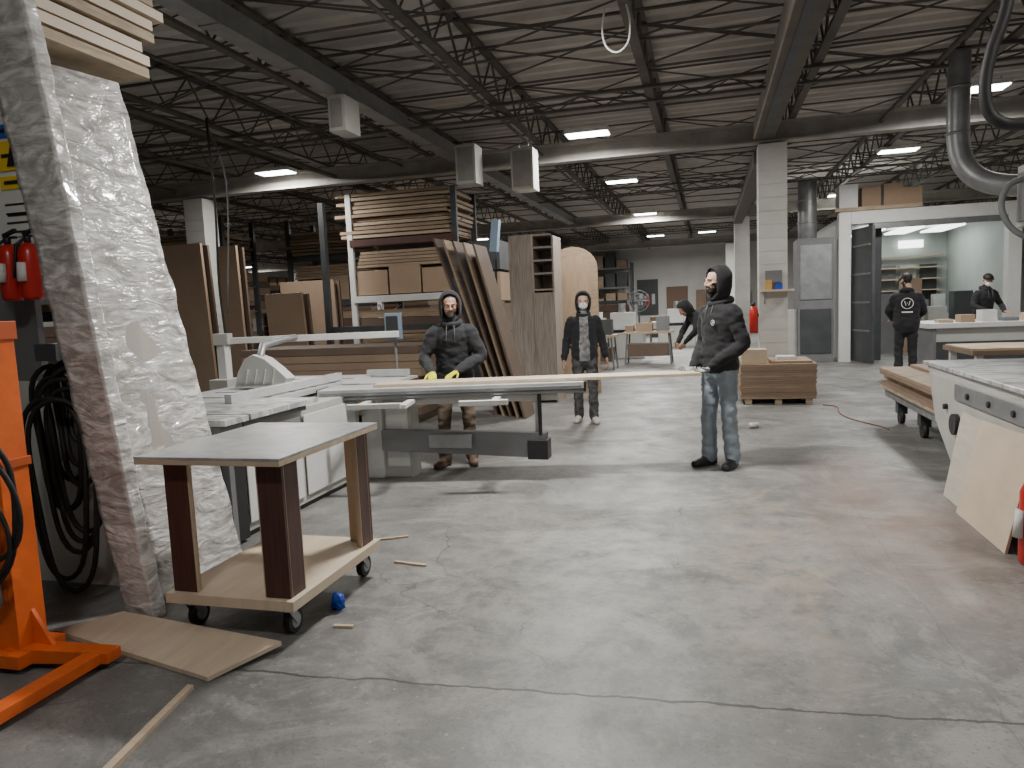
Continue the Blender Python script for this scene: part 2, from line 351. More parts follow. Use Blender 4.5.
p4=person((-.03,12.8,0),R_(-68),1.0,dict(pel=(0,.16,.92),che=(0,-.08,1.16),nek=(0,-.25,1.27),hed=(0,-.38,1.36),sl=(.17,-.20,1.24),sr=(-.17,-.20,1.24),el=(.27,-.30,.98),er=(-.26,-.32,.96),wl=(.14,-.44,.78),wr=(-.12,-.46,.78),
   hl=(.09,.14,.88),hr=(-.09,.14,.88),kl=(.12,.0,.48),kr=(-.12,.06,.48),al=(.14,.1,.09),ar=(-.14,.16,.09)),jblack,blackp,shoeb,skin,dict(hair=True,hood=jblack),headrot=(R_(45),0,0),vox=.015)
p5=person((3.22,13.45,0),R_(172),1.02,dict(el=(.26,-.06,1.14),er=(-.26,-.06,1.14),wl=(.17,-.27,1.0),wr=(-.17,-.27,1.0),hed=(0,-.04,1.64)),jblack,blackp,shoeb,skin,dict(beardy=True,cap=hairm),headrot=(R_(12),0,R_(25)),wd_=1.12,loose=1.1,hands=flat,vox=.015)
b=B('back_logo');b.tube([(.085*math.cos(k*math.pi/12),.152,1.27+.085*math.sin(k*math.pi/12)) for k in range(25)],.006,white,6,cap=False)
b.tube([(-.04,.152,1.31),(-.02,.154,1.23),(0,.156,1.29),(.02,.154,1.23),(.04,.152,1.31)],.006,white,6);b.box((0,.146,1.13),(.16,.006,.022),white);b.end(p5)
p6=person((5.15,15.95,0),R_(20),1.02,dict(che=(0,-.05,1.25),nek=(0,-.08,1.45),hed=(0,-.13,1.61),sl=(.17,-.07,1.36),sr=(-.17,-.07,1.36),el=(.28,-.12,1.14),er=(-.28,-.12,1.14),wl=(.15,-.38,1.02),wr=(-.15,-.38,1.02)),jblack,blackp,shoeb,skin,dict(mask=True,cap=hairm),headrot=(R_(18),0,R_(-20)),hands=flat,vox=.015)

# ------------------------------------------------------------------ room
def floor():
    m=bpy.data.materials.new('concrete_floor');m.use_nodes=True;nt=m.node_tree;N=nt.nodes;Lk=nt.links
    b=N['Principled BSDF'];tc=N.new('ShaderNodeTexCoord')
    def noi(sc,det=6,ro=.6,dist=0):
        n=N.new('ShaderNodeTexNoise');n.inputs['Scale'].default_value=sc;n.inputs['Detail'].default_value=det;n.inputs['Roughness'].default_value=ro;n.inputs['Distortion'].default_value=dist
        Lk.new(tc.outputs['Object'],n.inputs['Vector']);return n.outputs['Fac']
    def ramp(src,p0,p1,c0,c1):
        r=N.new('ShaderNodeValToRGB');r.color_ramp.elements[0].position=p0;r.color_ramp.elements[1].position=p1
        r.color_ramp.elements[0].color=(*c0,1);r.color_ramp.elements[1].color=(*c1,1);Lk.new(src,r.inputs['Fac']);return r.outputs['Color']
    K=((0,0,0),(1,1,1))
    def math_(op,a,b_=None,c=None):
        n=N.new('ShaderNodeMath');n.operation=op
        for k,x in enumerate((a,b_,c)):
            if x is None: continue
            if isinstance(x,(int,float)): n.inputs[k].default_value=x
            else: Lk.new(x,n.inputs[k])
        return n.outputs[0]
    def mix(f,a,b_):
        n=N.new('ShaderNodeMix');n.data_type='RGBA'
        if isinstance(f,(int,float)): n.inputs[0].default_value=f
        else: Lk.new(f,n.inputs[0])
        for k,x in ((6,a),(7,b_)):
            if isinstance(x,tuple): n.inputs[k].default_value=(*x,1)
            else: Lk.new(x,n.inputs[k])
        return n.outputs[2]
    c=ramp(noi(.6,8,.65,.6),.38,.62,(.105,.104,.10),(.205,.202,.195))
    c=mix(math_('MULTIPLY',ramp(noi(1.3,10,.75,1.2),.48,.60,*K),.65),c,(.30,.292,.278))
    c=mix(math_('MULTIPLY',ramp(noi(4.0,10,.8,.4),.52,.64,*K),.6),c,(.085,.083,.079))
    c=mix(math_('MULTIPLY',ramp(noi(13,8,.8),.54,.68,*K),.5),c,(.36,.34,.30))
    c=mix(math_('MULTIPLY',ramp(noi(55,4,.7),.56,.66,*K),.6),c,(.07,.068,.064))
    vn=N.new('ShaderNodeTexVoronoi');vn.feature='DISTANCE_TO_EDGE';vn.inputs['Scale'].default_value=.55
    nn=N.new('ShaderNodeTexNoise');nn.inputs['Scale'].default_value=2.5;nn.inputs['Detail'].default_value=6;Lk.new(tc.outputs['Object'],nn.inputs['Vector'])
    mx=N.new('ShaderNodeMix');mx.data_type='VECTOR';mx.inputs[0].default_value=.25;Lk.new(tc.outputs['Object'],mx.inputs[4]);Lk.new(nn.outputs['Color'],mx.inputs[5]);Lk.new(mx.outputs[1],vn.inputs['Vector'])
    ck=math_('LESS_THAN',vn.outputs['Distance'],.0024)
    c=mix(math_('MULTIPLY',ck,math_('MULTIPLY',ramp(noi(.9,3),.5,.56,*K),.6)),c,(.05,.048,.045))
    sx=N.new('ShaderNodeSeparateXYZ');Lk.new(tc.outputs['Object'],sx.inputs[0]);X,Y=sx.outputs[0],sx.outputs[1]
    def blob(cx,cy,rx,ry):
        a=math_('DIVIDE',math_('SUBTRACT',X,cx),rx);d=math_('DIVIDE',math_('SUBTRACT',Y,cy),ry)
        e=math_('ADD',math_('MULTIPLY',a,a),math_('MULTIPLY',d,d))
        n=N.new('ShaderNodeMath');n.operation='SUBTRACT';n.use_clamp=True;n.inputs[0].default_value=1;Lk.new(e,n.inputs[1]);return n.outputs[0]
    c=mix(math_('MULTIPLY',math_('MULTIPLY',blob(1.15,5.3,.6,2.4),noi(2.5)),.8),c,(.27,.16,.11))
    c=mix(math_('MULTIPLY',math_('MULTIPLY',blob(.35,4.3,.45,2.0),ramp(noi(5),.4,.6,*K)),.6),c,(.36,.30,.22))
    c=mix(math_('MULTIPLY',math_('MULTIPLY',blob(-.6,3.8,1.7,2.0),ramp(noi(6,8,.8),.43,.62,*K)),.6),c,(.36,.345,.31))
    v2=N.new('ShaderNodeTexVoronoi');v2.inputs['Scale'].default_value=16;Lk.new(tc.outputs['Object'],v2.inputs['Vector'])
    c=mix(math_('MULTIPLY',math_('LESS_THAN',v2.outputs['Distance'],.09),math_('MULTIPLY',ramp(noi(1.1,4),.5,.6,*K),.8)),c,(.42,.37,.29))
    wob=math_('MULTIPLY',math_('SUBTRACT',noi(4,5),.5),.09)
    def line(expr,w):
        n=N.new('ShaderNodeMath');n.operation='LESS_THAN';Lk.new(math_('ABSOLUTE',math_('ADD',expr,wob)),n.inputs[0]);n.inputs[1].default_value=w;return n.outputs[0]
    l1=line(math_('SUBTRACT',math_('MULTIPLY_ADD',X,.055,2.64),Y),.007)
    l2=line(math_('SUBTRACT',Y,8.4),.008);l3=line(math_('SUBTRACT',X,.98),.005);l4=line(math_('SUBTRACT',Y,14.2),.012)
    lf=math_('MAXIMUM',math_('MULTIPLY',l1,.9),math_('MAXIMUM',math_('MULTIPLY',math_('MAXIMUM',l2,l4),.4),math_('MULTIPLY',l3,.2)))
    c=mix(lf,c,(.04,.038,.036))
    Lk.new(c,b.inputs['Base Color'])
    rr=ramp(noi(2.0,6),.3,.75,(.36,.36,.36),(.62,.62,.62));Lk.new(rr,b.inputs['Roughness'])
    bp=N.new('ShaderNodeBump');bp.inputs['Strength'].default_value=.15;bp.inputs['Distance'].default_value=.01
    Lk.new(noi(30,6),bp.inputs['Height']);Lk.new(bp.outputs['Normal'],b.inputs['Normal'])
    f=B('floor');f.bb(-26,14,-4,36,-.1,0,m);f.end(origin=False)
floor()
blk=M('block_wall',(.70,.70,.68),.7,n=1.2,amt=.1)
w=B('wall_back');w.bb(-26,14,36,36.2,0,4.9,blk);w.end()
w=B('wall_left');w.bb(-26.2,-26,-4,36,0,4.9,blk);w.end()
w=B('wall_right');w.bb(14,14.2,-4,36,0,4.9,blk);w.end()
w=B('wall_front');w.bb(-26,14,-4.2,-4,0,4.9,blk);w.end()
c=B('ceiling');i=c.mi(deckm);pitch=.30;y=-4;prof=[]
while y<36:
    prof+=[(y,4.72),(y+.10,4.72),(y+.14,4.78),(y+.26,4.78)];y+=pitch
prof.append((36,4.72))
prev=None
for (yy,zz) in prof:
    a=c.bm.verts.new((-26,yy,zz));d=c.bm.verts.new((14,yy,zz))
    if prev: f=c.bm.faces.new((prev[0],prev[1],d,a));f.material_index=i
    prev=(a,d)
c.bb(-26,14,-4,36,4.82,4.9,deckm)
c.end(origin=False,recalc=False)
jm=None
x=-.68-1.95*12
while x<13.5:
    if jm is None:
        j=B('roof_joist');Z0,Z1=4.15,4.68
        j.bb(-.05,.05,-3.9,35.9,Z0,Z0+.04,truss);j.bb(-.05,.05,-3.9,35.9,Z1-.01,Z1+.03,truss)
        yy=-3.8;up=False
        while yy<35.4:
            j.bar((0,yy,Z1 if up else Z0+.03),(0,yy+.42,Z0+.03 if up else Z1),.022,truss);yy+=.42;up=not up
        o=j.end(origin=False);jm=o.data
    else:
        o=bpy.data.objects.new('roof_joist',jm);COL.objects.link(o)
    o.location=(x,0,0);x+=1.95
for n_,yy in enumerate([1.2,3.4,5.0,6.4,7.8,8.7,10.4,13.2,14.3,16.3,18.2,19.6,24.4,27,29.8,33]):
    br=B('joist_bridging')
    br.bar((-25.9,yy,4.17),(13.9,yy,4.17),.02,truss);br.bar((-25.9,yy,4.64),(13.9,yy,4.64),.02,truss)
    if yy<20:
        x=-.68-1.95*7;kk=0
        while x<9:
            br.bar((x,yy,4.19),(x+1.95,yy,4.64),.016,truss);br.bar((x,yy,4.64),(x+1.95,yy,4.19),.016,truss)
            if kk%2==n_%2: br.bar((x,yy,4.66),(x+1.95,yy+1.3,4.66),.02,truss)
            x+=1.95;kk+=1
    br.end()
for yy in (2,12,22,32):
    g=B('roof_girder');g.bb(-25.9,13.9,yy-.11,yy+.11,4.10,4.14,trussl);g.bb(-25.9,13.9,yy-.11,yy+.11,3.84,3.87,trussl)
    g.bb(-25.9,13.9,yy-.02,yy+.02,3.87,4.10,trussl);g.end()
for yy in (9.3,17,26.5):
    g=B('roof_lattice_girder');g.bb(-25.9,13.9,yy-.03,yy+.03,3.94,3.97,truss);g.bb(-25.9,13.9,yy-.03,yy+.03,4.11,4.145,truss)
    xx=-25.8
    while xx<13.4: g.bar((xx,yy,3.96),(xx+.3,yy,4.11),.012,truss);g.bar((xx+.3,yy,4.11),(xx+.6,yy,3.96),.012,truss);xx+=.6
    g.end()
pilm=M('pillar_paint',(.54,.53,.50),.7,n=1.5,amt=.18)
for px in (.98,-9.3,11.3,-19.6):
    for py in (12,22,32):
        p=B('pillar')
        z=0
        while z<3.80:
            h=min(.2,3.84-z);p.bb(px-.205,px+.205,py-.205,py+.205,z,z+h-.008,pilm);p.bb(px-.2,px+.2,py-.2,py+.2,z+h-.008,z+h,pilm);z+=.2
        p.end()
t=B('overhead_track');t.bb(-4.02,-3.82,-3.5,24,3.93,4.0,steel);t.bb(-4.0,-3.97,-3.5,24,4.0,4.13,steel);t.bb(-3.87,-3.84,-3.5,24,4.0,4.13,steel)
yy=-3
while yy<24: t.bar((-3.92,yy,4.0),(-3.92,yy,4.15),.02,steel);t.bb(-4.03,-3.81,yy-.04,yy+.04,3.92,3.93,steel);yy+=1.2
t.end()
t=B('ceiling_duct_run');t.bb(.72,.98,-3.5,11.7,3.86,4.06,ductb);t.bb(.75,.80,-3.5,11.7,4.06,4.13,dgrey);t.bb(.70,.72,-3.5,11.7,3.86,4.1,trussl);t.bb(.98,1.0,-3.5,11.7,3.86,4.1,dgrey);t.bb(.80,.9,-3.5,11.7,3.85,3.86,dgrey)
t.bb(.74,.98,12.3,21.7,3.6,3.8,ductb);t.bar((.85,15,3.8),(.85,15,4.13),.01,steel);t.bar((.85,20,3.8),(.85,20,4.13),.01,steel);t.end()
for xx,zz,r in ((-2.6,4.0,.022),(2.5,4.0,.03),(-6.4,3.98,.04),(-9.8,4.0,.03),(-5.1,4.05,.018)):
    t=B('sprinkler_pipe');t.cyl((xx,-3.5,zz),(xx,35.5,zz),r,truss,8);t.end()
for yy in (4.6,8.1,11.3,14.8):
    t=B('ceiling_conduit');t.cyl((-20,yy,4.58),(13,yy,4.58),.02,truss,6);t.end()
def lamp(x,y,z=4.05,pw=150):
    l=B('ceiling_light');l.bb(x-.33,x+.33,y-.17,y+.17,z,z+.06,white);l.bb(x-.31,x+.31,y-.15,y+.15,z-.012,z,lampm)
    l.cyl((x-.25,y,z+.06),(x-.25,y,4.18),.008,steel,6);l.cyl((x+.25,y,z+.06),(x+.25,y,4.18),.008,steel,6);o=l.end()
    ld=bpy.data.lights.new('lamp_area','AREA');ld.shape='RECTANGLE';ld.size=.6;ld.size_y=.3;ld.energy=pw*.97;ld.color=(1,.975,.93);ld.spread=R_(175)
    lo=bpy.data.objects.new('lamp_area',ld);COL.objects.link(lo);lo.location=(0,0,-.02);lo.parent=o
for a in [(-1.7,11.1,150),(-1.7,15.6,150),(-1.7,21.6,200),(-1.9,28.9,320),(.03,28.7,320),(3.42,10.9,125),(3.4,14.9,135),(3.4,20.7,150),(-7.3,11.5,115),(-7.3,17.5,110),(-16.8,20.4,120),(-14,14.9,110),(-21.5,31,180),(-8,25.5,160),(9,11.3,130),(9,20.4,130)]: lamp(a[0],a[1],4.05,a[2])
for a in [(-1.2,5.55,260),(3.0,3.6,60),(-7.3,6.1,95),(-1.68,.4,45),(4.2,.4,40)]: lamp(a[0],a[1],4.08,a[2])  # dim ones near and behind camera: unseen fill lamps added to brighten the scene
for (x,y,z,sx,sy,sz) in ((-3.85,7.5,3.5,.2,.35,.38),(-3.3,10.2,3.3,.3,.35,.55),(-2.62,10.8,3.25,.34,.35,.6)):
    h=B('hanging_air_filter_box');h.bb(x-sx/2,x+sx/2,y-sy/2,y+sy/2,z,z+sz,offw);h.bb(x-sx/2+.03,x+sx/2-.03,y-sy/2-.01,y-sy/2,z+.04,z+sz-.04,trussl)
    for e in (-.07,.07): h.bar((x+e,y,z+sz),(x+e,y,4.15 if x>-3.5 else 3.92),.008,steel)
    h.end(bevel=.01)

# ------------------------------------------------------------------ camera
f=720;p=R_(6);th=.0436;ps=R_(15.35)
Fh=V((-math.sin(ps),math.cos(ps),0));Rh=V((math.cos(ps),math.sin(ps),0));U=V((0,0,1))
fw=Fh*math.cos(p)-U*math.sin(p);up0=U*math.cos(p)+Fh*math.sin(p)
cx=Rh*math.cos(th)-up0*math.sin(th);cy=Rh*math.sin(th)+up0*math.cos(th)
cam=bpy.data.cameras.new('camera');co=bpy.data.objects.new('camera',cam);COL.objects.link(co)
cam.sensor_width=36;cam.lens=36*f/1024;cam.clip_end=200
mt=Matrix((cx,cy,-fw)).transposed().to_4x4();mt.translation=V((0,0,1.5));co.matrix_world=mt
bpy.context.scene.camera=co
wd=bpy.data.worlds.new('world');bpy.context.scene.world=wd;wd.use_nodes=True
wd.node_tree.nodes['Background'].inputs[0].default_value=(.9,.95,1,1);wd.node_tree.nodes['Background'].inputs[1].default_value=.1

# ------------------------------------------------------------------ foreground
b=B('rolling_workbench_cart')
x0,x1,y0,y1=-2.52,-1.88,2.82,3.68
b.bb(-2.62,-1.84,2.75,3.74,.845,.868,ply);b.bb(-2.62,-1.84,2.75,3.74,.868,.882,lam)
b.bb(x0-.03,x1+.03,y0-.03,y1+.03,.155,.205,ply2)
for sx in (0,1):
    for sy in (0,1):
        X=x1 if sx else x0;Y=y1 if sy else y0;dx=-1 if sx else 1;dy=-1 if sy else 1
        b.bb(X,X+dx*.13,Y,Y+dy*.02,.205,.845,redb)
        b.bb(X,X+dx*.022,Y+dy*.024,Y+dy*.13,.205,.845,redb)
        b.bb(X,X+dx*.022,Y+dy*.02,Y+dy*.024,.205,.845,ply)
        b.bb(X+dx*.022,X+dx*.04,Y+dy*.02,Y+dy*.125,.205,.845,ply)
        b.bb(X+dx*.02,X+dx*.128,Y+dy*.02,Y+dy*.038,.205,.845,ply)
        b.bb(X,X+dx*.022,Y+dy*.13,Y+dy*.136,.205,.845,ply)
        b.bb(X+dx*.13,X+dx*.136,Y,Y+dy*.02,.205,.845,ply)
for X in (x0+.05,x1-.06):
    for Y in (y0+.06,y1-.06):
        b.bb(X-.05,X+.05,Y-.05,Y+.05,.148,.156,galv);b.cyl((X,Y,.12),(X,Y,.15),.028,galv)
        b.poly([(X-.028,Y-.03,.125),(X-.028,Y+.03,.125),(X-.028,Y+.06,.05),(X-.028,Y+.03,.045)],(.005,0,0),galv)
        b.poly([(X+.023,Y-.03,.125),(X+.023,Y+.03,.125),(X+.023,Y+.06,.05),(X+.023,Y+.03,.045)],(.005,0,0),galv)
        b.cyl((X-.018,Y+.035,.06),(X+.018,Y+.035,.06),.06,rub,24);b.cyl((X-.022,Y+.035,.06),(X+.022,Y+.035,.06),.036,galv,16)
b.end(bevel=.002)
b=B('plywood_offcut');b.hexa([(-3.12,2.68,.002),(-2.04,2.42,.002),(-1.88,2.72,.03),(-2.90,2.88,.03),(-3.12,2.68,.022),(-2.04,2.42,.022),(-1.88,2.72,.05),(-2.90,2.88,.05)],ply2);b.end()
b=B('wood_strip');b.hexa([(-1.97,1.7,.0),(-1.935,1.7,.0),(-2.06,2.36,.0),(-2.09,2.36,.0),(-1.97,1.7,.018),(-1.935,1.7,.018),(-2.06,2.36,.018),(-2.09,2.36,.018)],ply);b.end()
for (x,y,l,a) in ((-1.72,3.0,.10,.1),(-1.74,3.86,.22,-.15),(-2.05,4.3,.2,.5)):
    b=B('wood_scrap');b.box((x,y,.006),(l,.02,.012),ply,rz=a);b.end()
b=B('crumpled_blue_bag');b.sph((-1.85,3.19,.045),(.032,.036,.05),blue,24)
for v in b.bm.verts: v.co+=V(noise.noise_vector(v.co*38))*.030;v.co.z=max(v.co.z,0)
b.end()
def slab(name,bot,top,nz=150,nx=6,amp=.006):
    b=B(name);bot=[V(q) for q in bot];top=[V(q) for q in top]
    def inn(Q):
        c_=sum(Q,V())/4;return [q+(c_-q)*.14 for q in Q]
    ib,it=inn(bot),inn(top);b.hexa([q+V((0,0,.004)) for q in ib]+[q-V((0,0,.03)) for q in it],wrapin)
    i=b.mi(wrap);rings=[]
    for k in range(nz+1):
        t=k/nz;ring=[];ce=sum((bot[z].lerp(top[z],t) for z in range(4)),V())/4
        for e in range(4):
            A=bot[e].lerp(top[e],t);C=bot[(e+1)%4].lerp(top[(e+1)%4],t)
            for s_ in range(nx):
                q=A.lerp(C,s_/nx);d=(q-ce);d.z=0;d.normalize()
                w_=noise.noise(V((q.x*3,q.y*3,q.z*7+2*q.y)))*amp*2.2+abs(noise.noise(V((q.x*9+3,q.y*9,q.z*8-3*q.y))))*amp*2.
                ring.append(b.bm.verts.new(q+d*(w_+.003)))
        rings.append(ring)
    n=len(rings[0])
    for k in range(nz):
        for j in range(n):
            fc=b.bm.faces.new((rings[k][j],rings[k][(j+1)%n],rings[k+1][(j+1)%n],rings[k+1][j]));fc.material_index=i;fc.smooth=True
    b.bm.faces.new(rings[0]).material_index=i;b.bm.faces.new(rings[-1]).material_index=i
    return b.end()
slab('shrink_wrapped_panels',[(-2.93,2.93,0),(-2.73,2.90,0),(-2.725,2.97,0),(-2.925,3.00,0)],[(-3.50,2.96,3.12),(-3.14,2.90,3.12),(-3.135,2.97,3.12),(-3.495,3.03,3.12)],nx=10)
slab('shrink_wrapped_panels',[(-2.98,3.12,0),(-2.85,3.12,0),(-2.80,3.74,0),(-2.93,3.74,0)],[(-3.65,3.18,2.93),(-3.52,3.16,2.95),(-3.40,3.74,2.95),(-3.54,3.74,2.93)],nx=14)
b=B('grey_partition_panel');b.bb(-6.5,-3.27,3.28,3.34,0,1.2,offw);b.bb(-6.5,-3.72,3.3,3.34,1.2,2.92,mgrey);b.end()
b=B('safety_sign_board');S0=3.25;b.bb(-4.4,-3.56,S0,S0+.03,1.98,2.86,white)
for (z0,z1,m_) in ((2.68,2.82,white),(2.56,2.63,M('sign_blue',(.02,.12,.5),.5)),(2.38,2.54,yellow),(2.28,2.35,yellow),(2.02,2.26,white)):
    b.bb(-3.80,-3.58,S0-.01,S0,z0,z1,m_)
    b.bb(-3.77,-3.61,S0-.014,S0-.01,(z0+z1)/2-.01,(z0+z1)/2+.01,dark)
for k in range(4): b.bb(-3.78,-3.62,S0-.014,S0-.01,2.04+.05*k,2.05+.05*k,dark)
b.poly([(-3.73,S0-.02,2.40),(-3.65,S0-.02,2.40),(-3.69,S0-.02,2.52)],(0,.005,0),dark)
b.end()
for x in (-3.715,-3.575):
    b=B('fire_extinguisher');y=3.17;z=1.66
    b.tube([(x,y,z),(x,y,z+.02),(x,y,z+.25),(x,y,z+.29),(x,y,z+.31)],[.045,.055,.055,.04,.02],red,16);b.cyl((x,y,z+.31),(x,y,z+.35),.018,dark,10)
    b.box((x+.02,y,z+.37),(.09,.02,.018),dark,ry=-.3);b.box((x+.02,y,z+.345),(.08,.02,.012),dark)
    b.tube([(x-.01,y,z+.34),(x-.05,y-.03,z+.30),(x-.05,y-.06,z+.12)],.009,dark,8);b.cyl((x,y-.058,z+.1),(x,y-.05,z+.2),.025,white,8);b.bb(x-.03,x+.03,y+.04,3.25,z+.18,z+.22,dark);b.end()
b=B('orange_panel_lift');x,y=-3.02,2.42
b.bb(x-.075,x+.075,y-.07,y+.07,.06,1.52,orange);b.bb(x-.085,x+.085,y-.08,y+.08,.9,.94,orangd);b.bb(x-.045,x+.045,y-.075,y-.07,.3,1.46,orangd);b.bb(x-.02,x+.02,y-.085,y-.075,.3,1.5,steel)
b.bb(x-.12,x+.12,y-.12,y+.12,.03,.09,orange);b.bb(x-.085,x+.085,y-.08,y+.08,1.46,1.54,orangd)
b.cyl((x-.03,y,1.58),(x+.03,y,1.58),.06,dark,16)
b.hexa([(x,y-.08,.03),(x,y+.02,.03),(-2.55,2.50,.03),(-2.55,2.42,.03),(x,y-.08,.10),(x,y+.02,.10),(-2.55,2.50,.08),(-2.55,2.42,.08)],orange)
b.bb(-2.66,-2.58,1.5,2.46,.03,.08,orange);b.bb(-3.5,-2.95,2.38,2.46,.03,.10,orange)
b.poly([(x+.07,y,.09),(x+.18,y,.09),(x+.07,y,.26)],(0,.02,0),orange)
for q in ((-2.62,1.6),(-3.4,2.42),(-2.6,2.44)): b.cyl((q[0]-.02,q[1],.03),(q[0]+.02,q[1],.03),.03,rub)
b.bb(x-.02,x+.02,y-.2,y-.07,1.1,1.16,dark);b.cyl((x-.12,y-.18,1.13),(x+.02,y-.18,1.13),.02,dark)
b.stube([(-3.12,2.26,1.55),(-2.93,2.24,1.3),(-2.84,2.26,1.0),(-2.90,2.24,.75),(-3.08,2.24,.7),(-3.15,2.24,.95),(-3.05,2.22,1.25)],.014,rub,8)
b.stube([(-3.2,2.3,1.45),(-2.97,2.24,1.15),(-2.80,2.28,.85),(-2.82,2.30,.62),(-2.96,2.27,.52),(-3.1,2.26,.6),(-3.12,2.26,.9)],.012,rub,8)
b.stube([(-3.25,2.25,1.3),(-2.98,2.25,.95),(-2.84,2.27,.68),(-2.88,2.27,.50),(-3.05,2.25,.42),(-3.2,2.3,.45)],.010,rub,8)
b.stube([(-3.05,2.25,1.4),(-2.88,2.25,1.1),(-2.82,2.3,.9),(-2.86,2.3,.55),(-2.98,2.26,.40),(-3.12,2.26,.5)],.012,rub,8)
b.stube([(-3.1,2.25,.45),(-3.2,2.1,.2),(-3.1,1.95,.012),(-2.8,1.85,.012),(-2.75,2.05,.012),(-3.0,2.15,.012)],.010,rub,8)
b.end(bevel=.004)
b=B('coiled_air_hose')
for k in range(12):
    cx_,cz,r1,r2=-3.34+random.uniform(-.09,.09),1.10+random.uniform(-.07,.07),.12+.016*k,.24+.026*k;pts=[]
    for j in range(33):
        a=2*math.pi*j/32;pts.append((cx_+r1*math.sin(a)*(.75+.2*math.cos(a)),3.17-.014*k+.02*math.sin(3*a),cz+r2*math.cos(a)-.05*k*.8))
    b.tube(pts,.014,rub,8,cap=False)
b.bb(-3.42,-3.28,3.0,3.28,1.33,1.42,dgrey);b.end()
b=B('overhead_lumber_rack')
for k in range(7):
    e=random.uniform(-.05,.05);m_=ply2 if k%3 else lumber
    b.bb(-6.6,-3.34+.5*e,3.12,4.02+e*2,3.03+.075*k,3.03+.075*k+.058,m_)
    for xx in (-6.0,-4.8,-3.6): b.bb(xx,xx+.05,3.14,3.95,3.03+.075*k+.058,3.03+.075*(k+1),lumber)
for xx in (-6.0,-4.2): b.bb(xx,xx+.08,3.12,4.0,2.97,3.03,dgrey);b.bb(xx,xx+.08,4.0,4.08,0,3.9,dgrey)
b.end()

